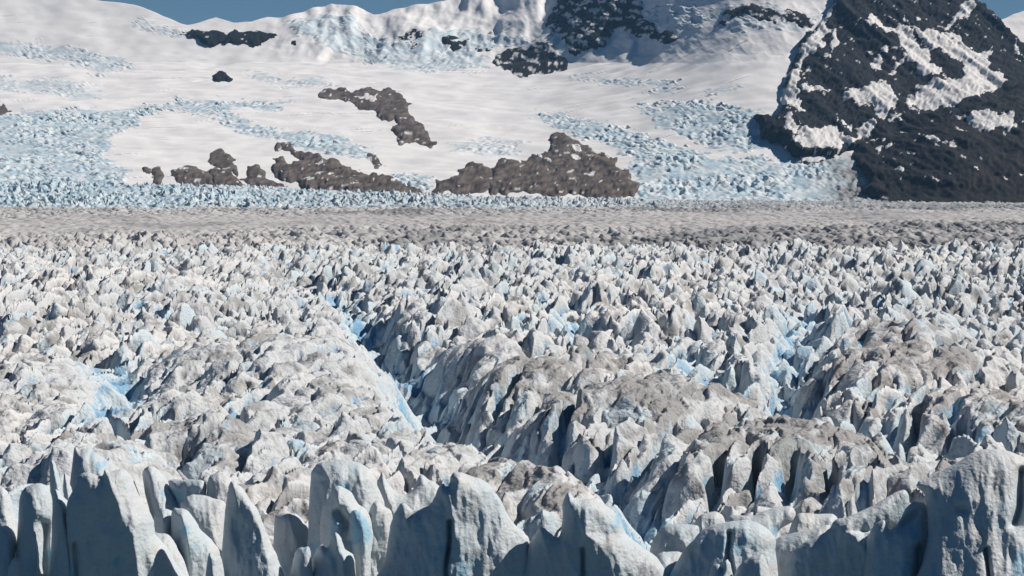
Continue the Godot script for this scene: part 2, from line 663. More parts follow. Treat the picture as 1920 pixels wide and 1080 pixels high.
# ---------------------------------------------------------------- flat dirty ice behind the field
func flat_rows(a: int, b: int) -> Array:
	var vs := PackedVector3Array()
	var cs := PackedColorArray()
	var cols := 720
	for i in range(a, b):
		var t := float(i) / 369.0
		var d := 2960.0 * pow(9700.0 / 2960.0, t)
		for j in cols:
			var tx := (float(j) / (cols - 1) * 2.0 - 1.0) * X_MAX
			var c := 960.0 + tx * FOCAL
			var x := tx * d
			var z := -d
			var y := -13.0 * (1.0 - smoothstep(2960.0, 4300.0, d))
			# the step of blue broken ice below the snow slopes, high at the left
			var wob := n_big.get_noise_2d(x * 0.3, z * 0.1) * 260.0
			var stepw := 1.0 - smoothstep(150.0, 1250.0, c)
			var rise := smoothstep(6550.0, 8300.0, d + wob)
			y += rise * (lerpf(-7.0, 48.0, stepw) + n_big.get_noise_2d(x * 0.35 + 50.0, z * 0.2) * 22.0 * stepw)
			var icy := smoothstep(6350.0, 6750.0, d + wob * 0.7) * (1.0 - smoothstep(1150.0, 1450.0, c) * 0.75)
			# bands along the flow, smoother and paler or rougher and darker
			var band := d + n_big.get_noise_2d(x * 0.12, z * 0.12) * 500.0 + (c - 960.0) * -0.45
			var pale := smoothstep(3900.0, 4400.0, band) * (1.0 - smoothstep(5400.0, 6000.0, band))
			var rough := n_ridge.get_noise_2d(x * 0.36, z * 0.15)
			var tooth := n_warp.get_noise_2d(x * 0.7, z * 0.30)
			var left := 1.0 - smoothstep(300.0, 700.0, c)
			y += (rough * 6.0 + tooth * 6.0) * (1.0 - 0.6 * pale) + n_big.get_noise_2d(x * 0.5, z * 0.2) * 5.0 + (0.45 - (n_cell.get_noise_2d(x * 0.26 + tooth * 4.0, z * 0.10 + rough * 2.5) + 1.0)) * 4.0 * (1.0 - 0.6 * pale) + (rough * 5.0 + tooth * 5.0) * maxf(left, 0.9 * (1.0 - smoothstep(2960.0, 3700.0, d))) * (1.0 - smoothstep(3300.0, 4200.0, d))
			y += icy * (n_warp.get_noise_2d(x * 0.8, z * 0.5) * 11.0 + n_ridge.get_noise_2d(x * 0.44, z * 0.12) * 12.0) * clampf(0.8 + 1.5 * n_big.get_noise_2d(x * 0.5 + 10.0, z * 0.3), 0.25, 1.5)
			vs.append(Vector3(x, y, z))
			var g := n_grain.get_noise_2d(x * 0.12, z * 0.12)
			var dn := n_dirt.get_noise_2d(x * 0.1, z * 0.02) + 0.6 * n_dirt.get_noise_2d(x * 0.5, z * 0.18)
			var e := 0.455 + 0.11 * g
			var col := Color(e, e * 0.98, e * 0.965)
			var right := smoothstep(-0.12, 0.12, (c - 1000.0) / 1500.0 + 0.9 * n_big.get_noise_2d(x * 0.22, z * 0.06 + 400.0) + 0.15 * g)
			var stripe := sin((band + n_big.get_noise_2d(x * 0.25, z * 0.1 + 30.0) * 420.0) * 0.0085)
			dn += 0.35 * smoothstep(0.2, 0.95, stripe) - 0.12
			var grey := clampf((1.0 - pale) * (0.12 + 0.42 * right) + 0.7 * dn, 0.0, 0.8)
			col = col.lerp(Color(0.165, 0.17, 0.175), grey)
			var ice := Color(0.50, 0.59, 0.635).lerp(Color(0.29, 0.44, 0.54), smoothstep(-0.25, 0.45, n_mid.get_noise_2d(x * 0.45, z * 0.3) + 0.4 * g))
			ice = ice.lerp(Color(0.62, 0.63, 0.63), smoothstep(0.05, 0.4, n_dirt.get_noise_2d(x * 0.7, z * 0.5)) * 0.7)
			col = col.lerp(ice, icy * (0.55 + 0.45 * stepw))
			cs.append(col)
	return [vs, cs]

func build_flat_ice(mat: Material) -> void:
	var v := PackedVector3Array()
	var c := PackedColorArray()
	for r in run_chunks(370, 16, flat_rows):
		v.append_array(r[0]); c.append_array(r[1])
	var o := put("glacier_plain", mesh_of(v, grid_normals(v, 370, 720), c, grid_index(370, 720)), mat)
	o.set_meta("kind", "structure")

# ---------------------------------------------------------------- snow slopes
var sky_line := [[-160, -70], [60, -25], [165, 0], [250, 10], [320, 34], [350, 46], [365, 43], [385, 37], [405, 31], [425, 38], [440, 42], [470, 40], [500, 30], [530, 30], [560, 22], [600, 10], [620, 5], [650, 8], [680, 15], [700, 24], [720, 20], [740, 14], [775, 8], [800, 5], [830, 0], [870, -14], [960, -30], [1100, -40], [1560, -50], [1800, -40], [1850, 48], [1878, 35], [1900, 27], [1920, 22], [1990, 0], [2100, -20]]
var far_depth := [[392, 8700], [372, 9100], [340, 9500], [300, 10200], [250, 11100], [190, 12400], [140, 13600], [118, 14200], [95, 14450], [60, 14800], [20, 15200], [-60, 15900]]

func along(t: Array, x: float) -> float:
	if x <= t[0][0]:
		return t[0][1]
	for k in t.size() - 1:
		if x <= t[k + 1][0]:
			return lerpf(t[k][1], t[k + 1][1], (x - t[k][0]) / (t[k + 1][0] - t[k][0]))
	return t[-1][1]

var depth_table := PackedFloat64Array()
var near_table := PackedFloat64Array()
var near_depth := [[392, 8800], [372, 9150], [300, 9800], [200, 10700], [100, 11800], [0, 12600], [-60, 13000]]
func slope_depth(r: float, c: float) -> float:
	var f := clampf((r + 80.0) / 2.0, 0.0, 238.9)
	var k := int(f)
	var b := smoothstep(900.0, 1480.0, c) * (1.0 - smoothstep(1680.0, 1780.0, c))
	return lerpf(lerpf(depth_table[k], near_table[k], b), lerpf(depth_table[k + 1], near_table[k + 1], b), f - k)

# the slope itself with its gentle swells
func slope_point(c: float, r: float) -> Vector3:
	var p := at(c, r, slope_depth(r, c))
	p.y += n_big.get_noise_2d(p.x * 0.3, p.z * 0.3) * 16.0 * smoothstep(392.0, 340.0, r)
	var high := smoothstep(135.0, 80.0, r) * smoothstep(420.0, 640.0, c) * (1.0 - 0.85 * smoothstep(1150.0, 1320.0, c))
	if high > 0.0:
		var fold := n_big.get_noise_2d(p.x * 0.34, p.z * 0.2 + p.y * 0.25)
		p += Vector3(0, 0.30, 0.95) * high * (smoothstep(-0.25, 0.35, fold) * 80.0 + n_big.get_noise_2d(p.x * 1.3, p.y * 1.0) * 16.0 - 40.0)
	return p

func poly(a: Array) -> PackedVector2Array:
	var p := PackedVector2Array()
	for k in range(0, a.size(), 2):
		p.append(Vector2(a[k], a[k + 1]))
	return p

var icefalls := []
const SR := 370
const SC := 760
var crest := PackedFloat64Array()
func snow_rows(a: int, b: int) -> Array:
	var vs := PackedVector3Array()
	var cs := PackedColorArray()
	for i in range(a, b):
		for j in SC:
			var c := 960.0 + (float(j) / (SC - 1) * 2.0 - 1.0) * X_MAX * FOCAL
			var top := crest[j]
			var t := float(i) / (SR - 12)
			var over := maxf(t - 1.0, 0.0)
			var r := lerpf(390.0, top, minf(t, 1.0))
			var p := slope_point(c, r)
			if over > 0.0:
				p += Vector3(0, -over * over * 150000.0, -over * 12000.0)
			var x := p.x
			var z := p.z
			var px := c + n_mid.get_noise_2d(x * 0.12, z * 0.12) * 26.0 + n_mid.get_noise_2d(x * 0.5, z * 0.5) * 12.0
			var py := r + n_mid.get_noise_2d(x * 0.12 + 300.0, z * 0.12) * 12.0 + n_mid.get_noise_2d(x * 0.5, z * 0.5 + 200.0) * 9.0
			var ice := 0.0
			for f in icefalls:
				if f[1].has_point(Vector2(px, py)) and Geometry2D.is_point_in_polygon(Vector2(px, py), f[0]):
					ice = maxf(ice, f[2])
			var high := smoothstep(135.0, 90.0, r) * smoothstep(420.0, 640.0, c)
			var soft := n_big.get_noise_2d(x * 0.3, z * 0.3)
			p.y += n_big.get_noise_2d(x * 1.1, z * 0.8) * 1.2
			var crag := n_ridge.get_noise_2d(x * 0.26 + z * 0.05, z * 0.10)
			var tooth := n_warp.get_noise_2d(x * 0.55, z * 0.4)
			p.y += ice * (crag * 11.0 + tooth * 4.5 + (0.45 - (n_cell.get_noise_2d(x * 0.3 + tooth * 3.0, z * 0.13 + crag * 2.0) + 1.0)) * 5.0) * (1.0 - 0.5 * high) * clampf(0.75 + 1.3 * n_big.get_noise_2d(x * 0.7, z * 0.4 + 60.0), 0.2, 1.4)
			p.y += high * (n_mid.get_noise_2d(x * 0.2, z * 0.2) * 3.0 + (0.3 + ice) * n_ridge.get_noise_2d(x * 0.11, p.y * 0.10) * 13.0 * (1.0 - smoothstep(0.93, 1.0, t)))
			# long thin crevasses across the open snow
			var line := n_ridge.get_noise_2d(x * 0.010 + z * 0.006 + 40.0, z * 0.045 + x * 0.01)
			var crack := smoothstep(0.74, 0.9, line) * (1.0 - ice) * smoothstep(-0.15, 0.2, soft)
			p.y -= crack * 4.5
			vs.append(p)
			var g := n_grain.get_noise_2d(x * 0.1, z * 0.1)
			var e := 0.785 + 0.03 * g
			var col := Color(e, e * 0.99, e * 0.98)
			if ice > 0.0:
				var k := smoothstep(-0.35, 0.35, n_mid.get_noise_2d(x * 0.35, z * 0.22) + 0.4 * g)
				var bl := Color(0.60, 0.66, 0.685).lerp(Color(0.37, 0.50, 0.58), k)
				col = col.lerp(bl, clampf(ice * 1.0, 0.0, 0.92))
			# gravel carried along the foot of the dark peak
			var mor := smoothstep(1500.0, 1600.0, px) * smoothstep(283.0, 300.0, py) * (1.0 - smoothstep(1690.0, 1720.0, px))
			col = col.lerp(Color(0.21, 0.205, 0.20), mor * clampf(0.75 + 0.8 * n_mid.get_noise_2d(x * 0.3, z * 0.12), 0.0, 1.0))
			cs.append(col)
	return [vs, cs]

func build_snow(mat: Material) -> void:
	depth_table.resize(241)
	var rev := far_depth.duplicate()
	rev.reverse()
	var rev2 := near_depth.duplicate()
	rev2.reverse()
	near_table.resize(241)
	for k in 241:
		depth_table[k] = along(rev, k * 2.0 - 80.0)
		near_table[k] = along(rev2, k * 2.0 - 80.0)
	for a in [
		[1.0, -160, 215, 60, 210, 200, 205, 300, 194, 312, 200, 262, 225, 218, 250, 196, 290, 232, 312, 244, 338, 240, 392, -160, 392],
		[0.9, 300, 192, 420, 189, 545, 189, 525, 206, 470, 200, 430, 213, 480, 236, 560, 250, 640, 258, 700, 290, 712, 300, 660, 296, 590, 290, 520, 262, 440, 244, 400, 222, 330, 206],
		[0.7, -160, 76, 0, 78, 100, 85, 200, 99, 252, 125, 190, 137, 120, 112, 0, 102, -160, 100],
		[0.6, -160, 146, 0, 147, 120, 150, 205, 172, 150, 187, 60, 172, 0, 166, -160, 168],
		[0.6, 455, 138, 600, 152, 665, 165, 560, 162, 480, 150],
		[0.95, 990, 212, 1060, 218, 1150, 238, 1260, 272, 1335, 290, 1300, 302, 1200, 300, 1130, 266, 1040, 242],
		[0.95, 1195, 205, 1260, 188, 1330, 193, 1420, 210, 1455, 262, 1400, 286, 1330, 272, 1250, 240],
		[1.0, 1185, 300, 1330, 293, 1450, 300, 1640, 296, 1700, 392, 1180, 392],
		[0.7, 1055, 143, 1150, 143, 1300, 159, 1250, 169, 1150, 158],
		[0.5, 845, 272, 955, 254, 1000, 268, 930, 290, 860, 288],
		[0.9, 735, 328, 800, 333, 818, 362, 780, 362],
		[0.7, 1320, 175, 1390, 158, 1400, 162, 1330, 186],
		[0.75, 540, 42, 600, 26, 660, 38, 700, 58, 740, 85, 800, 118, 760, 130, 690, 115, 640, 95, 580, 78],
		[0.75, 740, 88, 800, 62, 880, 50, 950, 62, 1000, 75, 935, 84, 900, 100, 930, 125, 860, 135, 780, 130],
		[0.6, 1195, 20, 1310, 10, 1320, 45, 1270, 55, 1215, 50],
		[0.6, 255, 38, 300, 44, 350, 62, 320, 66, 270, 58],
		[0.5, 1340, 20, 1420, 5, 1530, 30, 1510, 60, 1350, 55],
	]:
		var p := poly(a.slice(1))
		var box := Rect2(p[0], Vector2.ZERO)
		for q in p:
			box = box.expand(q)
		icefalls.append([p, box, a[0]])
	var v := PackedVector3Array()
	var c := PackedColorArray()
	for j in SC:
		crest.append(along(sky_line, 960.0 + (float(j) / (SC - 1) * 2.0 - 1.0) * X_MAX * FOCAL))
	for r in run_chunks(SR, 16, snow_rows):
		v.append_array(r[0]); c.append_array(r[1])
	var o := put("snow_mountain", mesh_of(v, grid_normals(v, SR, SC), c, grid_index(SR, SC)), mat)
	o.set_meta("kind", "structure")

# ---------------------------------------------------------------- shapes grown from an outline
func nearest(p: Vector2, q: PackedVector2Array) -> Vector2:
	var best := 1e18
	var out := p
	var n := q.size()
	var a := q[n - 1]
	for k in n:
		var b := q[k]
		var e := b - a
		var t := clampf((p - a).dot(e) / maxf(e.length_squared(), 1e-9), 0.0, 1.0)
		var s := a + e * t
		var dd := p.distance_squared_to(s)
		if dd < best:
			best = dd; out = s
		a = b
	return out

func smooth_outline(q: PackedVector2Array, per: int, jag: float, s: int) -> PackedVector2Array:
	var out := PackedVector2Array()
	var rng := RandomNumberGenerator.new()
	rng.seed = s
	var n := q.size()
	for k in n:
		for m in per:
			var p := q[k].cubic_interpolate(q[(k + 1) % n], q[(k + n - 1) % n], q[(k + 2) % n], float(m) / per)
			out.append(p + Vector2(rng.randf_range(-jag, jag), rng.randf_range(-jag, jag)))
	return out

# a ragged edge: each side broken again and again at its middle
func rough_outline(q: PackedVector2Array, levels: int, amount: float, s: int) -> PackedVector2Array:
	var rng := RandomNumberGenerator.new()
	rng.seed = s
	for l in levels:
		var out := PackedVector2Array()
		var n := q.size()
		for k in n:
			var a := q[k]
			var b := q[(k + 1) % n]
			out.append(a)
			if a.distance_to(b) > 3.0:
				out.append((a + b) * 0.5 + (b - a).orthogonal().limit_length(34.0) * rng.randf_range(-amount, amount))
		q = out
	return q

# a grid over the outline: inside nodes, and outside neighbours pulled onto the edge
func outline_grid(q: PackedVector2Array, step: float, plain := PackedVector2Array()) -> Dictionary:
	var box := Rect2(q[0], Vector2.ZERO)
	for p in q:
		box = box.expand(p)
	var w := int(box.size.x / step) + 3
	var h := int(box.size.y / step) + 3
	var pos := PackedVector2Array()
	var edge := PackedFloat32Array()
	pos.resize(w * h); edge.resize(w * h)
	var inside := PackedByteArray()
	inside.resize(w * h)
	for i in h:
		for j in w:
			var p := box.position + Vector2(j - 0.7, i - 0.7) * step
			pos[i * w + j] = p
			inside[i * w + j] = 1 if Geometry2D.is_point_in_polygon(p, q) else 0
	var need := PackedByteArray()
	need.resize(w * h)
	var quads := PackedInt32Array()
	for i in h - 1:
		for j in w - 1:
			var a := i * w + j
			if inside[a] + inside[a + 1] + inside[a + w] + inside[a + w + 1] > 0:
				quads.append(a)
				need[a] = 1; need[a + 1] = 1; need[a + w] = 1; need[a + w + 1] = 1
	for a in w * h:
		if need[a]:
			if inside[a] and plain.size() > 0:
				edge[a] = pos[a].distance_to(nearest(pos[a], plain))
				if edge[a] > 9.0:
					continue
			var s := nearest(pos[a], q)
			if inside[a]:
				edge[a] = pos[a].distance_to(s)
			else:
				pos[a] = s
				edge[a] = 0.0
	return {"w": w, "pos": pos, "edge": edge, "need": need, "quads": quads}

func mesh_normals(v: PackedVector3Array, ix: PackedInt32Array) -> PackedVector3Array:
	var n := PackedVector3Array()
	n.resize(v.size())
	for k in range(0, ix.size(), 3):
		var f := (v[ix[k + 2]] - v[ix[k]]).cross(v[ix[k + 1]] - v[ix[k]])
		n[ix[k]] += f; n[ix[k + 1]] += f; n[ix[k + 2]] += f
	for k in n.size():
		n[k] = n[k].normalized() if n[k].length_squared() > 1e-12 else Vector3.UP
	return n

# a point of a rock face at a place of the slope, e inside its edge
func rock_point(p: Vector2, e: float, swell: float, style: int) -> Vector3:
	var b := slope_point(p.x, p.y)
	if style == 2:
		b = at(p.x, p.y, slope_depth(p.y, minf(p.x, 1560.0)) - 40.0)
	elif style == 4:
		b = at(p.x, p.y, slope_depth(p.y, 1560.0) - 60.0 - 420.0 * smoothstep(1630.0, 1820.0, p.x))
	var soft := 9.0
	if style == 2 or style == 4:
		soft = 45.0
	var rr := n_ridge.get_noise_3d(b.x * 0.05 - b.y * 0.035, b.y * 0.03, 3.0)
	if style == 2:
		rr = n_ridge.get_noise_3d(b.x * 0.026 + b.y * 0.012, b.y * 0.009 - b.x * 0.004, 3.0)
	elif style == 4:
		rr = n_ridge.get_noise_3d(b.x * 0.015 + b.y * 0.03, b.y * 0.05, 9.0)
	var r2 := n_ridge.get_noise_3d(b.x * 0.40 + b.y * 0.35, b.y * 0.55 - b.x * 0.25, 0.0)
	var rib := n_mid.get_noise_3d(b.x * 0.40 + b.y * 0.2, b.y * 0.5, 7.0)
	if style == 2 or style == 4:
		rib += n_ridge.get_noise_3d(b.x * 0.09 + b.y * 0.045, b.y * 0.03 - b.x * 0.015, 5.0) * 1.5
	var k := clampf(e / 5.0, 0.0, 1.0)
	var out := swell * (1.0 - exp(-e / soft)) + (rr * swell * (1.15 if style == 2 else 0.9) + (r2 * (0.7 if style == 1 else 0.9) + rib * 1.1) * minf(swell + 3.0, 15.0) * (1.15 if style == 1 else 1.0)) * k
	return b + Vector3(0.0, 0.30, 0.95) * (out + 6.0 * k - 1.0)

# rock standing out of the snow slope
func rock_shape(q: PackedVector2Array, step: float, swell: float, style: int, plain: PackedVector2Array) -> Array:
	var g := outline_grid(q, step, plain)
	var map := {}
	var v := PackedVector3Array()
	var c := PackedColorArray()
	for a in g.pos.size():
		if not g.need[a]:
			continue
		map[a] = v.size()
		var p: Vector2 = g.pos[a]
		var b := rock_point(p, g.edge[a], swell, style)
		v.append(b)
		var gr := n_grain.get_noise_3d(b.x * 0.09, b.y * 0.12, 0.0)
		var lay := n_dirt.get_noise_2d(b.x * 0.25 + b.y * 0.3, b.y * 1.4 - b.x * 0.3)
		var col: Color
		if style == 1:
			var t := 0.098 + 0.03 * gr + 0.08 * lay
			col = Color(t * 1.16, t * 0.96, t * 0.83)
		else:
			var t := 0.014 + 0.006 * gr + 0.010 * lay
			col = Color(t * 0.92, t, t * 1.14) if style != 4 else Color(t * 1.25, t * 1.1, t * 1.05)
		var speck := n_mid.get_noise_3d(b.x * 0.45 + b.y * 0.2, b.y * 0.6, 20.0) + 0.5 * gr
		var ledge := n_mid.get_noise_3d(b.x * 0.35 + b.y * 0.5, b.y * 1.5 - b.x * 0.25, 33.0) + 0.3 * gr
		if (style == 1 and ledge > 0.48) or (style == 3 and speck > 0.20) or (style == 2 and speck > 0.60) or (style == 4 and speck > 0.66):
			var t := 0.62 + 0.06 * gr
			col = Color(t, t * 0.985, t * 0.97)
		c.append(col)
	return closed(g, map, v, c, Vector3(0.0, -6.0, -14.0 - 0.3 * swell))

# a patch of snow lying on a rock: raised in the middle, sunk into the rock at its edge
func patch_shape(q: PackedVector2Array, rock_edge: PackedVector2Array, swell: float, style: int) -> Array:
	var g := outline_grid(q, 1.9)
	var map := {}
	var v := PackedVector3Array()
	var c := PackedColorArray()
	for a in g.pos.size():
		if not g.need[a]:
			continue
		map[a] = v.size()
		var p: Vector2 = g.pos[a]
		var e := p.distance_to(nearest(p, rock_edge)) if Geometry2D.is_point_in_polygon(p, rock_edge) else 0.0
		var b := rock_point(p, e, swell, style)
		var t := clampf(g.edge[a] / 2.5, 0.0, 1.0)
		b += Vector3(0.0, 0.5, 0.86) * (lerpf(-1.0, 3.5, t) + n_mid.get_noise_3d(b.x * 0.3, b.y * 0.3, 3.0) * 3.0 * t)
		v.append(b)
		var gr := n_grain.get_noise_3d(b.x * 0.09, b.y * 0.12, 0.0)
		var w := 0.66 + 0.05 * gr
		c.append(Color(w, w * 0.985, w * 0.965))
	return closed(g, map, v, c, Vector3(0, -2.0, -5.0))

func closed(g: Dictionary, map: Dictionary, v: PackedVector3Array, c: PackedColorArray, back: Vector3) -> Array:
	var ix := PackedInt32Array()
	var w: int = g.w
	for a in g.quads:
		ix.append_array(PackedInt32Array([map[a], map[a + 1], map[a + w], map[a + 1], map[a + w + 1], map[a + w]]))
	var n := mesh_normals(v, ix)
	# a back, so that it is a body and not a sheet
	var n0 := v.size()
	var m0 := ix.size()
	for k in n0:
		v.append(v[k] + back)
		n.append(-n[k])
		c.append(c[k])
	for k in range(0, m0, 3):
		ix.append_array(PackedInt32Array([ix[k] + n0, ix[k + 2] + n0, ix[k + 1] + n0]))
	return [v, n, c, ix]

func centred(a: Array) -> Vector3:
	var lo := Vector3(1e9, 1e9, 1e9)
	var hi := -lo
	for p in a[0]:
		lo = lo.min(p); hi = hi.max(p)
	return Vector3((lo.x + hi.x) / 2, lo.y, (lo.z + hi.z) / 2)

func shifted(a: Array, base: Vector3) -> ArrayMesh:
	var v: PackedVector3Array = a[0]
	for k in v.size():
		v[k] -= base
	return mesh_of(v, a[1], a[2], a[3])

# a rock body with its snow patches as parts
func rock_thing(called: String, o: PackedVector2Array, swell: float, style: int, patches: Array, s: int, rock: Material, snow: Material) -> Node3D:
	var q := rough_outline(o, 4, 0.22, s)
	var a := rock_shape(q, 2.1, swell, style, o)
	var base := centred(a)
	var mine := []
	for p in patches:
		if Geometry2D.is_point_in_polygon(p[0].lerp(p[p.size() / 2], 0.5), o) or Geometry2D.is_point_in_polygon(p[1], o):
			mine.append(p)
	var root: Node3D
	if mine.is_empty():
		root = put(called, shifted(a, base), rock)
		root.position = base
		return root
	root = Node3D.new()
	root.name = numbered(called)
	add_child(root)
	root.position = base
	put("rock_face", shifted(a, base), rock, root)
	for p in mine:
		s += 7
		put("snow_patch", shifted(patch_shape(rough_outline(p, 4, 0.36, s), o, swell, style), base), snow, root)
	return root

func build_rocks(mat: Material, snow: Material) -> void:
	var brown_snow := [poly([663, 181, 690, 175, 716, 178, 708, 190, 696, 196, 676, 190]), poly([1000, 292, 1012, 288, 1030, 300, 1033, 312, 1020, 300]), poly([1066, 280, 1090, 282, 1100, 287, 1080, 288]), poly([1068, 296, 1100, 298, 1108, 302, 1080, 302]), poly([1040, 316, 1046, 318, 1050, 334, 1044, 332]), poly([1120, 284, 1150, 297, 1140, 299]), poly([590, 308, 608, 306, 612, 314, 594, 313]), poly([626, 318, 644, 316, 640, 324, 630, 322]), poly([616, 326, 634, 336, 630, 340, 618, 332]), poly([974, 316, 984, 315, 978, 330, 972, 328])]
	var chip := RandomNumberGenerator.new()
	chip.seed = 77
	for r in [[520, 295, 780, 352, 16, 1.0], [930, 270, 1180, 350, 22, -0.3], [640, 180, 810, 265, 12, 0.9], [830, 320, 925, 352, 6, 0.2], [330, 320, 520, 344, 9, 0.5]]:
		for k in r[4]:
			var a := Vector2(chip.randf_range(r[0], r[2]), chip.randf_range(r[1], r[3]))
			var dir := Vector2(1.0, chip.randf_range(0.2, 0.6)) * chip.randf_range(4, 13)
			var side := dir.orthogonal().normalized() * chip.randf_range(0.9, 2.0)
			brown_snow.append(PackedVector2Array([a, a + dir * 0.4 + side, a + dir, a + dir * 0.4 - side]))
	var rocks := [
		["thin dark rock ledge on the snowy skyline left of the peaks", 2, 5.0, [338, 60, 360, 54, 380, 58, 400, 56, 420, 61, 427, 70, 415, 79, 395, 84, 378, 78, 355, 69]],
		["forked dark rock crest beside the rock ledge on the snowy skyline", 2, 5.0, [419, 80, 428, 64, 440, 54, 456, 60, 475, 59, 500, 62, 522, 66, 505, 69, 487, 74, 490, 83, 476, 88, 452, 81, 438, 78]],
		["small dark rock tooth at the end of the skyline snow ridge", 2, 4.0, [541, 73, 556, 75, 572, 89, 558, 90, 545, 83]],
		["lone dark boulder-like rock in the middle of the open snow slope", 2, 7.0, [397, 142, 408, 134, 424, 136, 437, 147, 430, 154, 405, 152]],
		["ragged brown rock rib running down the middle snow slope", 1, 8.0, [598, 180, 640, 166, 665, 171, 700, 168, 725, 165, 745, 178, 773, 198, 760, 203, 768, 215, 790, 235, 803, 255, 818, 265, 806, 276, 795, 268, 775, 264, 750, 272, 745, 262, 756, 256, 735, 245, 738, 238, 750, 235, 740, 220, 710, 218, 705, 210, 680, 203, 660, 192, 635, 185]],
		["smallest brown knob at the end of the low rock band", 1, 5.0, [268, 317, 274, 313, 284, 322, 280, 327, 270, 324]],
		["small round brown rock beside the smallest knob above the blue ice", 1, 6.0, [286, 322, 298, 316, 306, 330, 302, 341, 288, 340]],
		["low brown rock mound with a snowy top above the blue ice step", 1, 8.0, [322, 323, 350, 315, 375, 321, 397, 334, 401, 346, 360, 345, 333, 341]],
		["slanting brown rock strip standing in snow above the low mounds", 1, 6.0, [391, 300, 395, 290, 410, 282, 425, 288, 441, 298, 432, 303, 443, 315, 444, 327, 425, 319, 405, 312]],
		["smooth brown rock hump between the slanting strip and the blue ice", 1, 8.0, [392, 323, 420, 321, 440, 330, 458, 348, 400, 348]],
		["humped brown rock with a rounded head beside the long brown ridge", 1, 9.0, [450, 337, 466, 330, 466, 314, 482, 311, 496, 324, 490, 335, 512, 340, 540, 352, 470, 351]],
		["long brown rock ridge sloping down to the blue ice step", 1, 12.0, [510, 318, 520, 305, 513, 295, 530, 292, 545, 308, 562, 300, 577, 300, 550, 286, 517, 281, 520, 270, 550, 277, 590, 290, 640, 310, 700, 325, 740, 337, 775, 350, 790, 362, 700, 362, 640, 360, 570, 355, 545, 345, 525, 335]],
		["tiny brown rock chip alone in the snow above the long ridge", 1, 4.0, [688, 297, 705, 295, 714, 305, 703, 311]],
		["low brown rock shelf with stepped top beside the great brown dome", 1, 9.0, [812, 362, 818, 339, 850, 337, 868, 330, 860, 321, 875, 310, 896, 308, 916, 318, 926, 335, 930, 362]],
		["great brown rock dome with a pointed summit and snow streaks", 1, 16.0, [921, 364, 922, 320, 935, 301, 960, 298, 985, 304, 998, 290, 1033, 286, 1029, 263, 1045, 248, 1065, 255, 1100, 275, 1130, 285, 1156, 296, 1150, 310, 1177, 320, 1181, 338, 1197, 345, 1187, 366, 1050, 366, 950, 365]],
		["tall dark rock wall dusted with snow below the central summit", 3, 10.0, [1022, 32, 1046, 0, 1040, -28, 1200, -30, 1204, 20, 1240, 60, 1277, 74, 1258, 82, 1220, 70, 1190, 62, 1160, 46, 1140, 72, 1120, 96, 1088, 102, 1068, 106, 1060, 85, 1035, 60]],
		["dark rock buttress at the edge of the upper snowfield", 3, 9.0, [921, 118, 932, 98, 960, 85, 1012, 80, 1040, 90, 1066, 118, 1060, 133, 1020, 139, 960, 136]],
		["dark rock window in the hanging ice with a straight top", 3, 5.0, [738, 70, 790, 64, 796, 76, 762, 90, 742, 82]],
		["small speckled rock window between two ice cliffs", 3, 5.0, [828, 70, 845, 62, 882, 66, 886, 78, 850, 93]],
		["dark blue-grey rock slit under the hanging ice beside the buttress", 3, 5.0, [888, 82, 936, 76, 920, 98, 894, 100]],
		["snow-crusted grey rock shoulder beside the great dark peak", 3, 9.0, [1336, 50, 1372, 12, 1400, 2, 1450, 14, 1500, 24, 1534, 40, 1520, 57, 1460, 52, 1420, 44, 1380, 34]],
		["reddish rock point at the edge of the left icefall", 1, 5.0, [-60, 200, 5, 196, 20, 207, 10, 213, -60, 222]],
	]
	var s := 70
	for r in rocks:
		s += 1
		var shape := poly(r[3])
		if r[1] == 1:
			shape = Geometry2D.offset_polygon(shape, 2.6)[0]
		var o := rock_thing("rock_outcrop", shape, r[2], r[1], brown_snow if r[1] == 1 else [], s, mat, snow)
		tag(o, r[0], "rock outcrop")
	var patches := []
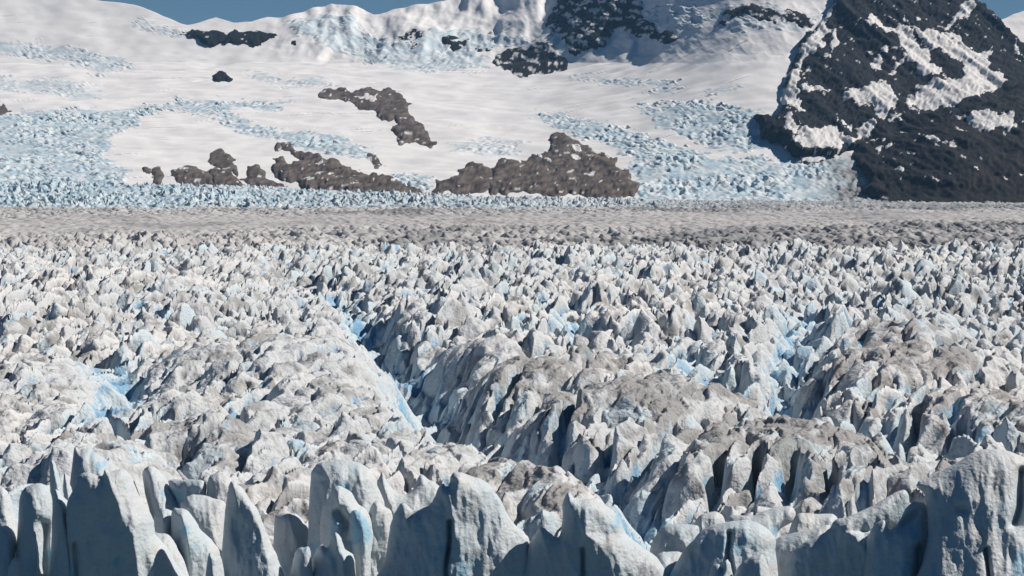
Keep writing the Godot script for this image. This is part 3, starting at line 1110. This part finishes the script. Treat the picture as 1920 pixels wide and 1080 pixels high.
	for a in [
		[1468, 200, 1470, 165, 1482, 135, 1500, 100, 1530, 62, 1556, 20, 1568, 14, 1554, 60, 1562, 62, 1545, 95, 1516, 110, 1502, 130, 1490, 170, 1486, 212],
		[1560, 62, 1580, 55, 1572, 90, 1552, 125, 1540, 122, 1550, 95],
		[1614, 55, 1634, 32, 1652, 54, 1690, 56, 1718, 95, 1736, 130, 1762, 150, 1724, 158, 1695, 130, 1690, 105, 1664, 74, 1640, 66],
		[1640, 115, 1660, 100, 1648, 130, 1636, 148, 1630, 140],
		[1655, 148, 1672, 128, 1692, 112, 1680, 135, 1660, 150],
		[1688, 32, 1720, 70, 1745, 62, 1775, 72, 1810, 98, 1858, 92, 1846, 120, 1852, 150, 1882, 165, 1858, 182, 1815, 198, 1770, 214, 1712, 206, 1690, 216, 1712, 190, 1720, 178, 1770, 170, 1768, 158, 1740, 135, 1752, 150, 1798, 152, 1790, 128, 1740, 112, 1720, 85],
		[1760, 55, 1816, 5, 1826, 14, 1776, 62],
		[1575, 195, 1612, 178, 1640, 168, 1664, 172, 1664, 215, 1650, 236, 1636, 225, 1600, 208],
		[1495, 172, 1512, 162, 1562, 172, 1530, 182, 1505, 182],
		[1486, 205, 1496, 190, 1512, 218, 1490, 218],
		[1484, 268, 1494, 240, 1510, 255, 1545, 248, 1566, 228, 1562, 245, 1580, 262, 1605, 252, 1638, 238, 1622, 262, 1602, 276, 1570, 290, 1500, 292, 1470, 276, 1480, 262, 1470, 225, 1480, 225],
		[1574, 232, 1600, 248, 1585, 248, 1575, 240],
		[1715, 260, 1742, 262, 1770, 278, 1790, 284, 1788, 290, 1752, 280],
		[1636, 282, 1672, 276, 1682, 284, 1650, 288],
		[1788, 222, 1810, 228, 1850, 222, 1895, 232, 1925, 226, 1985, 215, 1985, 228, 1900, 250, 1850, 258, 1820, 244],
		[1668, 326, 1692, 325, 1690, 330, 1672, 329],
		[1898, 80, 1906, 78, 1925, 110, 1940, 130, 1910, 108],
		[1655, 232, 1685, 232, 1690, 240, 1660, 238],
		[1620, 265, 1656, 268, 1650, 275, 1625, 272],
	]:
		patches.append(poly(a))
	var peak_edge := poly([1412, 222, 1416, 215, 1450, 222, 1465, 205, 1468, 170, 1478, 140, 1494, 100, 1500, 76, 1530, 52, 1555, 14, 1575, -22, 1620, -50, 1700, -70, 1780, -50, 1830, 0, 1850, 20, 1876, 40, 1900, 66, 1925, 84, 1990, 110, 2010, 300, 1640, 300, 1606, 276, 1570, 290, 1500, 292, 1470, 276, 1440, 262, 1424, 244])
	var hill_edge := poly([1600, 290, 1608, 276, 1640, 252, 1688, 236, 1712, 218, 1762, 216, 1800, 220, 1822, 205, 1862, 186, 1900, 162, 1925, 145, 2010, 130, 2010, 390, 1660, 390, 1640, 372, 1610, 355, 1628, 342, 1606, 312])
	# thin snow streaks caught in the gullies
	var rng := RandomNumberGenerator.new()
	rng.seed = 31
	for k in 46:
		var a := Vector2(rng.randf_range(1500, 1915), rng.randf_range(5, 345))
		var dir := Vector2(-0.75, 1.0) if rng.randf() < 0.5 else Vector2(1.0, 0.62)
		if a.y > 215.0:
			dir = Vector2(1.0, 0.38)
		dir = dir.normalized() * rng.randf_range(7, 26)
		var side := dir.orthogonal().normalized() * rng.randf_range(1.4, 3.2)
		patches.append(PackedVector2Array([a, a + dir * 0.4 + side, a + dir * 0.75 + side * 0.7, a + dir, a + dir * 0.6 - side * 0.6, a + dir * 0.3 - side]))
	var on_hill := []
	var on_peak := []
	for p in patches:
		if Geometry2D.is_point_in_polygon(p[0].lerp(p[p.size() / 2], 0.5), hill_edge) and p[0].y > 215.0:
			on_hill.append(p)
		else:
			on_peak.append(p)
	rock_thing("mountain", peak_edge, 60.0, 2, on_peak, 99, mat, snow).set_meta("kind", "structure")
	rock_thing("hill", hill_edge, 50.0, 4, on_hill, 98, mat, snow).set_meta("kind", "structure")

# ---------------------------------------------------------------- the smooth fins at the front
# [label, name, distance, lean, left slope, right slope, depth growth, bulge, blue, outline, crease, slits]
func fin_shape(f: Dictionary, s: int) -> Array:
	var d: float = f.d
	var mpp := d / FOCAL
	var q := smooth_outline(poly(f.o), 4, 0.8, s)
	var g := outline_grid(q, 2.3)
	var bottom := -1e9
	for p in q:
		bottom = maxf(bottom, p.y)
	var crease: Array = f.c
	var top_y: float = crease[0][1]
	var map := {}
	var v := PackedVector3Array()
	var c := PackedColorArray()
	var back := PackedVector3Array()
	for a in g.pos.size():
		if not g.need[a]:
			continue
		map[a] = v.size()
		var p: Vector2 = g.pos[a]
		if p.y > 1105.0:
			p.y = 1105.0 + (p.y - 1105.0) * 16.0   # down to the water
		var e: float = g.edge[a] * mpp
		var xc := crease[0][0] as float
		for k in crease.size() - 1:
			if p.y >= crease[k][1]:
				xc = lerpf(crease[k][0], crease[k + 1][0], clampf((p.y - crease[k][1]) / (crease[k + 1][1] - crease[k][1]), 0.0, 1.0))
		var b := at(p.x, p.y, d)
		var sx := (p.x - xc) * mpp
		sx += n_mid.get_noise_3d(b.x * 2.0, b.y * 1.2, s * 9.0) * 1.4
		var down := clampf(p.y - top_y, 0.0, 240.0) * mpp
		var tent: float = f.base + f.grow * down - (f.l * -sx if sx < 0.0 else f.r * sx)
		var R: float = f.bulge
		var u := clampf(e / R, 0.0, 1.0)
		var rnd := R * sqrt(1.0 - (1.0 - u) * (1.0 - u)) * 0.9 + maxf(e - R, 0.0) * 0.5
		var z := maxf(tent, -34.0) - (R * 0.9 - minf(rnd, R * 0.9))
		var k := clampf(e / 1.6, 0.0, 1.0)
		var hollow := n_mid.get_noise_3d(b.x * 3.4, b.y * 1.5, s * 5.0 + 40.0)
		var scal := n_fine.get_noise_3d(b.x * 1.2, b.y * 0.6, s * 3.0)
		var flute := n_ridge.get_noise_3d(b.x * 3.2 + b.y * 0.5, b.y * 0.7 - b.x * 0.4, s * 3.0)
		var facet := n_cell.get_noise_3d(b.x * 1.1 + hollow * 5.0, b.y * 0.55 + b.x * 0.2, s * 3.0)
		z += k * (hollow * 0.9 + (flute - 0.2) * 0.55 + (facet + 0.7) * 0.5 + scal * 0.42 + n_grain.get_noise_3d(b.x * 2.0, b.y * 2.0, s * 2.0) * 0.10)
		var cut := 0.0
		var wp := p + Vector2(n_mid.get_noise_3d(b.x * 4.0, b.y * 2.0, 11.0) * 6.0, 0.0)
		for sl in f.get("slits", []):
			var w: float = sl[0]
			var near := 1e9
			for m in range(2, sl.size() - 2, 2):
				var p0 := Vector2(sl[m], sl[m + 1])
				var p1 := Vector2(sl[m + 2], sl[m + 3])
				near = minf(near, wp.distance_to(Geometry2D.get_closest_point_to_segment(wp, p0, p1)))
			cut = maxf(cut, exp(-pow(near / w, 1.7)) * sl[1])
		z -= cut
		var lean: float = f.lean
		var off := -lean * maxf(bottom - p.y, -40.0) * mpp
		v.append(at(p.x, p.y, d - z - off))
		back.append(at(p.x, p.y, d - z - off + rnd * 2.2 + cut))
		var gr := n_grain.get_noise_3d(b.x, b.y, s)
		var bl := n_dirt.get_noise_3d(b.x * 2.2, b.y * 1.3, s * 7.0)
		var wear := n_dirt.get_noise_3d(b.x * 3.0 + 80.0, b.y * 3.0, s * 4.0)
		var q2 := 0.57 + 0.04 * gr
		var col := Color(q2 * 0.97, q2 * 0.995, q2)
		var blue: float = f.blue
		col = col.lerp(Color(0.38, 0.53, 0.61), clampf(0.12 + blue * 0.5 + bl * 0.45, 0.0, 1.0))
		col = col.lerp(Color(0.17, 0.42, 0.58), smoothstep(0.44, 0.56, bl + blue * 0.25) * 0.6)
		col = col.lerp(Color(0.40, 0.36, 0.32), smoothstep(0.38, 0.62, wear + 0.4 * gr) * 0.4)
		c.append(col)
	var n0 := v.size()
	v.append_array(back)
	c.append_array(c.duplicate())
	var ix := PackedInt32Array()
	var w: int = g.w
	for a in g.quads:
		var A: int = map[a]
		var B: int = map[a + 1]
		var C: int = map[a + w]
		var D: int = map[a + w + 1]
		ix.append_array(PackedInt32Array([A, B, C, B, D, C, A + n0, C + n0, B + n0, B + n0, C + n0, D + n0]))
	var base := at(crease[0][0], 1105.0 + maxf(bottom - 1105.0, 0.0) * 16.0, d)
	for k in v.size():
		v[k] -= base
	return [v, mesh_normals(v, ix), c, ix, base]

var fins := []
func fin(label: String, d: float, o: Array, c: Array, l := 0.9, r := 0.9, more := {}) -> void:
	var f := {"label": label, "d": d, "o": o, "c": c, "l": l, "r": r, "base": 1.5, "grow": 0.25, "bulge": 4.0, "blue": 0.25, "lean": 0.1, "kind": "ice_fin"}
	f.merge(more, true)
	fins.append(f)

func list_fins() -> void:
	fin("pale blue ice fin cut off by the frame beside the round-topped ice tower", 548, [-60, 900, 0, 912, 15, 925, 27, 958, 33, 1010, 27, 1060, 14, 1130, -60, 1130], [[6, 915], [20, 1080]], 0.5, 1.2, {"blue": 0.35, "lean": 0.3})
	fin("round-topped ice tower with a lit cap and dark blue hollow", 545, [38, 930, 48, 914, 72, 906, 90, 914, 99, 950, 97, 1000, 98, 1130, 30, 1130, 30, 1040, 34, 975], [[50, 914], [62, 985], [66, 1080]], 1.3, 0.35, {"slits": [[9.0, 5.0, 86, 985, 84, 1040, 88, 1130]]})
	fin("narrow dark ice blade between the round-topped tower and the broad dark fin", 540, [97, 1000, 98, 950, 103, 917, 116, 930, 130, 945, 134, 1000, 142, 1130, 92, 1130], [[104, 918], [125, 1010], [135, 1130]], 0.7, 1.2, {"blue": 0.4, "lean": 0.0})
	fin("small dark ice stump at the foot of the round-topped tower", 535, [14, 1075, 22, 1052, 32, 1045, 40, 1062, 40, 1130, 12, 1130], [[30, 1046], [38, 1130]], 0.6, 1.0, {"lean": 0.0, "bulge": 2.0})
	fin("pale blue ice spike standing behind the narrow dark blade", 585, [93, 875, 97, 863, 104, 870, 114, 905, 120, 940, 112, 980, 98, 980], [[98, 865], [112, 930], [116, 980]], 0.6, 1.5, {"bulge": 2.0, "blue": 0.5})
	fin("thin pale ice splinter beside the pale blue spike", 580, [119, 893, 124, 890, 134, 915, 138, 940, 132, 975, 122, 975], [[123, 892], [130, 940], [134, 975]], 0.7, 1.5, {"bulge": 1.6, "blue": 0.45})
	fin("broad dark ice fin with a rounded shaded face and bright flank", 536, [124, 985, 126, 942, 138, 916, 143, 896, 156, 887, 172, 887, 190, 893, 197, 881, 206, 884, 232, 880, 248, 900, 262, 930, 286, 970, 292, 1000, 320, 1040, 345, 1130, 136, 1130, 128, 1050], [[199, 884], [212, 930], [226, 972], [240, 1010], [252, 1050], [275, 1130]], 0.10, 1.0, {"lean": -0.04, "base": 2.0, "grow": 0.12, "bulge": 5.0, "slits": [[5.0, 3.0, 143, 1020, 146, 1060, 150, 1130]]})
	fin("smooth white ice slope leaning behind the broad dark fin", 592, [138, 850, 150, 843, 168, 842, 215, 872, 240, 885, 262, 930, 270, 990, 138, 990], [[142, 846], [140, 990]], 0.8, 0.3, {"blue": 0.0, "lean": 0.5, "bulge": 5.0})
	fin("white leaning ice blade beside the smooth white slope", 598, [268, 890, 277, 874, 290, 876, 305, 890, 322, 916, 338, 950, 345, 1000, 300, 1000, 275, 940], [[278, 876], [285, 930], [300, 1000]], 1.0, 0.5, {"blue": 0.05, "lean": 0.35})
	fin("flat-topped pale blue ice block behind the cracked ice boulder", 600, [316, 903, 345, 899, 384, 903, 386, 932, 380, 960, 345, 960, 330, 935], [[384, 904], [386, 960]], 0.2, 1.0, {"blue": 0.45, "lean": 0.1, "bulge": 2.5})
	fin("white ice block with a blue cleft edge beside the flat-topped block", 598, [388, 912, 393, 893, 410, 886, 428, 892, 440, 915, 436, 960, 390, 960], [[395, 893], [394, 960]], 1.0, 0.35, {"blue": 0.1, "lean": 0.3, "bulge": 3.0})
	fin("rounded cracked ice boulder with a faintly dirty top", 570, [338, 948, 350, 932, 368, 927, 400, 934, 424, 946, 422, 1000, 416, 1035, 395, 1030, 365, 990, 345, 965], [[352, 932], [370, 980], [395, 1030]], 0.9, 0.4, {"blue": 0.05, "lean": 0.35, "bulge": 4.0})
	fin("small white ice knob leaning on the broad dark fin's flank", 562, [290, 965, 300, 953, 318, 956, 327, 970, 322, 1000, 318, 1060, 292, 1060, 288, 990], [[304, 955], [302, 1060]], 1.1, 0.4, {"blue": 0.2, "lean": 0.25, "bulge": 3.0})
	fin("smooth pale ice fin with a curved lit edge below the cracked boulder", 556, [322, 962, 335, 953, 352, 958, 366, 975, 378, 995, 402, 1018, 413, 1040, 405, 1080, 420, 1130, 330, 1130, 322, 1040], [[340, 956], [352, 1000], [360, 1060], [365, 1130]], 0.6, 0.55, {"blue": 0.3, "lean": 0.2})
	fin("low white ice mound in front of the smooth pale fin", 548, [285, 1010, 300, 1000, 320, 1005, 335, 1030, 350, 1065, 362, 1130, 280, 1130], [[300, 1002], [310, 1060], [320, 1130]], 0.9, 0.35, {"blue": 0.08, "lean": 0.3})
	fin("tall lone grey ice tooth with a pointed top and shaded face", 538, [425, 935, 430, 908, 438, 903, 455, 916, 468, 936, 482, 954, 492, 978, 502, 1005, 514, 1030, 526, 1060, 545, 1130, 408, 1130, 413, 1060, 420, 985], [[436, 905], [462, 940], [486, 975], [500, 1040], [515, 1130]], 0.18, 1.1, {"lean": 0.14, "grow": 0.16})
	fin("short dark ice tooth at the foot of the tall grey tooth", 532, [388, 1060, 392, 1038, 400, 1040, 416, 1050, 420, 1130, 384, 1130], [[394, 1039], [414, 1130]], 0.3, 1.0, {"lean": 0.0, "bulge": 2.0})
	fin("pale blue and white ice fin behind the tall grey tooth", 574, [514, 985, 520, 965, 545, 962, 562, 968, 580, 995, 584, 1040, 578, 1130, 520, 1130], [[546, 963], [556, 1010], [560, 1130]], 0.5, 0.9, {"blue": 0.35, "lean": 0.2})
	fin("short dark ice stub leaning against the tall pale ice wall", 540, [548, 1060, 556, 1032, 572, 1026, 582, 1035, 586, 1130, 542, 1130], [[578, 1028], [584, 1130]], 0.3, 1.0, {"lean": 0.0, "bulge": 2.5})
	fin("tall pale ice wall with a shaded blue side and white rounded top", 566, [582, 900, 590, 876, 602, 867, 640, 861, 672, 868, 696, 884, 708, 912, 722, 960, 720, 1130, 578, 1130, 578, 1000], [[600, 868], [622, 900], [604, 960], [600, 1130]], 0.7, 0.35, {"blue": 0.12, "lean": 0.25, "bulge": 6.0})
	fin("lit ice hook curling in front of the tall pale wall", 552, [604, 955, 614, 935, 626, 914, 640, 912, 660, 925, 672, 945, 690, 960, 700, 1000, 690, 1050, 640, 1060, 608, 1060, 600, 1000], [[628, 915], [636, 960], [640, 1060]], 0.8, 0.5, {"blue": 0.12, "lean": 0.2, "slits": [[8.0, 4.0, 634, 960, 645, 985, 640, 1010]]})
	fin("knobby grey ice stump in front of the lit ice hook", 540, [582, 1130, 584, 1070, 592, 1032, 604, 1020, 614, 1028, 622, 1005, 630, 998, 640, 1010, 648, 1030, 662, 1040, 666, 1060, 664, 1130], [[630, 1000], [644, 1040], [650, 1130]], 0.35, 0.8, {"lean": 0.08, "bulge": 3.0})
	fin("rounded grey ice finger beside the knobby stump with blue clefts", 548, [654, 985, 658, 962, 668, 957, 680, 966, 692, 985, 696, 1020, 690, 1130, 668, 1130, 660, 1050], [[672, 960], [680, 1010], [682, 1130]], 0.5, 0.9, {"blue": 0.4, "lean": 0.1, "bulge": 2.5})
	fin("white ice slab between the rounded grey finger and the great twin fin", 555, [686, 1000, 692, 960, 705, 940, 722, 950, 738, 975, 742, 1130, 684, 1130], [[694, 962], [690, 1130]], 0.8, 0.35, {"blue": 0.1, "lean": 0.2, "bulge": 3.0})
	fin("two-horned white ice saddle behind the great twin fin", 590, [706, 915, 711, 895, 717, 886, 724, 898, 735, 916, 758, 928, 775, 917, 784, 896, 791, 889, 802, 898, 816, 906, 830, 925, 830, 1000, 710, 1000], [[719, 888], [738, 960], [748, 1000]], 0.9, 0.4, {"blue": 0.3, "lean": 0.3})
	fin("great twin-topped ice fin, dark on one face and sunlit on the other", 534, [708, 1130, 722, 1050, 732, 985, 744, 955, 756, 942, 775, 957, 800, 950, 812, 938, 822, 915, 831, 907, 840, 914, 847, 889, 860, 885, 884, 892, 914, 905, 934, 930, 950, 960, 966, 984, 986, 1002, 994, 1028, 990, 1130], [[836, 908], [842, 960], [841, 1010], [838, 1130]], 0.5, 0.5, {"blue": 0.28, "lean": 0.12, "grow": 0.22, "slits": [[4.0, 4.5, 840, 978, 843, 1010, 838, 1060, 836, 1130]]})
	fin("sharp horned ice fin with a dark split face and dirty shoulder", 538, [980, 1130, 984, 1045, 998, 1010, 1014, 988, 1030, 998, 1047, 1008, 1055, 978, 1054, 946, 1067, 922, 1080, 936, 1108, 936, 1140, 950, 1160, 970, 1174, 1000, 1208, 1028, 1240, 1056, 1268, 1130], [[1068, 925], [1082, 955], [1092, 1000], [1120, 1020], [1142, 1060], [1144, 1130]], 0.15, 0.6, {"blue": 0.1, "lean": 0.08, "grow": 0.16, "slits": [[4.0, 3.5, 1092, 1030, 1090, 1130]]})
	fin("smooth pale blue ice slab with two faces beside the horned fin", 560, [1218, 1040, 1230, 1004, 1246, 986, 1270, 983, 1300, 984, 1312, 996, 1308, 1060, 1296, 1130, 1222, 1130], [[1262, 984], [1278, 1020], [1282, 1130]], 0.35, 0.35, {"blue": 0.55, "lean": 0.18})
	fin("white ice cube with a blue left cleft above the broad pale dome", 578, [1300, 995, 1306, 973, 1322, 962, 1344, 960, 1360, 978, 1362, 1040, 1304, 1040], [[1316, 964], [1312, 1040]], 1.0, 0.35, {"blue": 0.2, "lean": 0.3, "bulge": 3.0})
	fin("grey-topped low ice hump in front of the pale blue slab", 545, [1215, 1075, 1232, 1040, 1256, 1034, 1284, 1038, 1300, 1060, 1300, 1130, 1215, 1130], [[1240, 1038], [1250, 1130]], 0.6, 0.4, {"blue": 0.05, "lean": 0.35})
	fin("broad pale blue ice dome split by one deep blue slit", 540, [1246, 1130, 1274, 1046, 1300, 1012, 1324, 989, 1364, 979, 1400, 975, 1430, 985, 1450, 1004, 1454, 1030, 1440, 1130], [[1366, 980], [1366, 1040], [1370, 1130]], 0.22, 0.3, {"blue": 0.5, "lean": 0.3, "slits": [[4.5, 4.0, 1368, 1000, 1364, 1036, 1372, 1075, 1374, 1130]]})
	fin("pair of small ice fingertips in front of the broad pale dome", 530, [1326, 1130, 1330, 1075, 1340, 1058, 1350, 1060, 1353, 1072, 1358, 1052, 1366, 1051, 1372, 1070, 1378, 1130], [[1360, 1053], [1356, 1130]], 0.7, 0.7, {"bulge": 2.0})
	fin("rounded grey ice stone in front of the deep blue slit", 527, [1372, 1130, 1378, 1075, 1396, 1052, 1420, 1041, 1436, 1048, 1446, 1130], [[1424, 1043], [1434, 1130]], 0.35, 0.8, {"lean": 0.15, "bulge": 3.0})
	fin("billowed white ice ridge behind the grooved shaded slab", 585, [1478, 1000, 1488, 972, 1502, 962, 1530, 964, 1568, 968, 1574, 1030, 1480, 1030], [[1500, 963], [1496, 1030]], 0.8, 0.4, {"blue": 0.15, "lean": 0.35})
	fin("white jagged ice rim above the broad pale dome", 592, [1362, 978, 1378, 966, 1410, 968, 1440, 955, 1484, 950, 1490, 975, 1460, 995, 1450, 1040, 1364, 1040], [[1400, 968], [1410, 1040]], 0.5, 0.3, {"blue": 0.05, "lean": 0.5})
	fin("pale grey ice slab with a grooved shaded face beside the dome", 550, [1424, 1060, 1436, 1030, 1456, 1010, 1490, 998, 1530, 990, 1556, 985, 1560, 1020, 1540, 1130, 1424, 1130], [[1530, 992], [1510, 1040], [1490, 1130]], 0.25, 0.6, {"blue": 0.2, "lean": 0.25})
	fin("long sunlit ice ridge over a dark curved face", 534, [1452, 1130, 1480, 1048, 1504, 1020, 1535, 1004, 1556, 990, 1566, 974, 1592, 968, 1640, 946, 1688, 919, 1702, 926, 1704, 950, 1690, 990, 1665, 1010, 1640, 1130], [[1590, 970], [1578, 996], [1590, 1000], [1626, 1040], [1636, 1130]], 0.06, 0.7, {"blue": 0.3, "lean": 0.02, "grow": 0.14, "base": 2.2})
	fin("knobby ice arm with a blue window beside the giant boulder", 526, [1622, 1040, 1630, 1000, 1645, 980, 1660, 976, 1668, 994, 1684, 980, 1700, 950, 1716, 941, 1736, 946, 1748, 975, 1752, 1130, 1628, 1130], [[1660, 978], [1690, 1010], [1690, 1060], [1686, 1130]], 0.3, 0.7, {"blue": 0.45, "lean": 0.16, "slits": [[7.0, 3.0, 1692, 985, 1716, 962], [10.0, 5.0, 1726, 1030, 1722, 1130]]})
	fin("giant pitted grey ice boulder at the edge of the front", 516, [1718, 912, 1724, 902, 1740, 897, 1760, 886, 1796, 866, 1830, 846, 1868, 842, 1900, 849, 1930, 862, 1990, 900, 1990, 1130, 1716, 1130, 1728, 1060, 1740, 1000, 1737, 950, 1732, 925], [[1860, 844], [1850, 930], [1880, 1130]], 0.13, 0.3, {"blue": 0.0, "lean": 0.62, "grow": 0.12, "base": 3.0, "bulge": 6.0, "slits": [[8.0, 5.0, 1914, 885, 1910, 950, 1902, 980], [3.5, 4.0, 1852, 1030, 1856, 1070, 1862, 1130], [8.0, 1.6, 1798, 953, 1808, 957]]})

func build_lake() -> void:
	var m := StandardMaterial3D.new()
	m.albedo_color = Color(0.30, 0.38, 0.40)
	m.roughness = 0.25
	var p := PlaneMesh.new()
	p.size = Vector2(6000, 5000)
	var o := put("lake", p, m)
	o.position = Vector3(0, -62, 1990)
	o.set_meta("kind", "structure")

func fin_chunk(a: int, b: int) -> Array:
	var out := []
	for k in range(a, b):
		out.append(fin_shape(fins[k], 200 + k))
	return out

func build_fins(mat: Material) -> void:
	list_fins()
	var k := 0
	for r in run_chunks(fins.size(), fins.size(), fin_chunk):
		for a in r:
			var o := put(fins[k].kind, mesh_of(a[0], a[1], a[2], a[3]), mat)
			o.position = a[4]
			tag(o, fins[k].label, "ice fin")
			k += 1

# ----------------------------------------------------------------
func _ready() -> void:
	var cam := Camera3D.new()
	cam.name = "camera"
	cam.fov = rad_to_deg(2.0 * atan(540.0 / FOCAL))
	cam.near = 1.0
	cam.far = 60000.0
	cam.position = Vector3(0, EYE_Y, 0)
	cam.rotation.x = -pitch
	add_child(cam)
	cam.current = true

	var sky_mat := ProceduralSkyMaterial.new()
	sky_mat.sky_top_color = Color(0.11, 0.225, 0.355)
	sky_mat.sky_horizon_color = Color(0.45, 0.605, 0.71)
	sky_mat.sky_curve = 0.07
	sky_mat.ground_bottom_color = Color(0.20, 0.25, 0.28)
	sky_mat.ground_horizon_color = Color(0.45, 0.605, 0.71)
	sky_mat.sun_angle_max = 0.0
	var env := Environment.new()
	env.background_mode = Environment.BG_SKY
	env.sky = Sky.new()
	env.sky.sky_material = sky_mat
	env.tonemap_mode = Environment.TONE_MAPPER_LINEAR
	env.tonemap_exposure = 1.08
	env.sdfgi_enabled = true
	env.ssao_enabled = true
	env.ssil_enabled = true
	env.fog_enabled = true
	env.fog_density = 0.000009
	env.fog_light_color = Color(0.55, 0.76, 0.95)
	var we := WorldEnvironment.new()
	we.name = "world_environment"
	we.environment = env
	add_child(we)

	var sun := DirectionalLight3D.new()
	sun.name = "sun"
	sun.light_color = Color(1.0, 0.97, 0.935)
	sun.light_energy = 1.6
	sun.light_angular_distance = 0.5
	sun.shadow_enabled = true
	sun.directional_shadow_max_distance = 20000.0
	add_child(sun)
	sun.look_at_from_position(Vector3(0.70, 0.66, -0.28) * 100.0, Vector3.ZERO, Vector3.UP)

	var ice := pitted(ice_material(0.75, 0.3), 40.0, 26.0, 9.0)
	var smooth_ice := pitted(ice_material(0.6, 0.35), 40.0, 15.0, 6.0)
	var snow := ice_material(0.85, 0.2)
	var rock := ice_material(0.9, 0.25)
	build_lake()
	build_ice_field(ice)
	build_flat_ice(ice_material(0.75, 0.3))
	build_snow(snow)
	build_rocks(rock, snow)
	build_fins(smooth_ice)
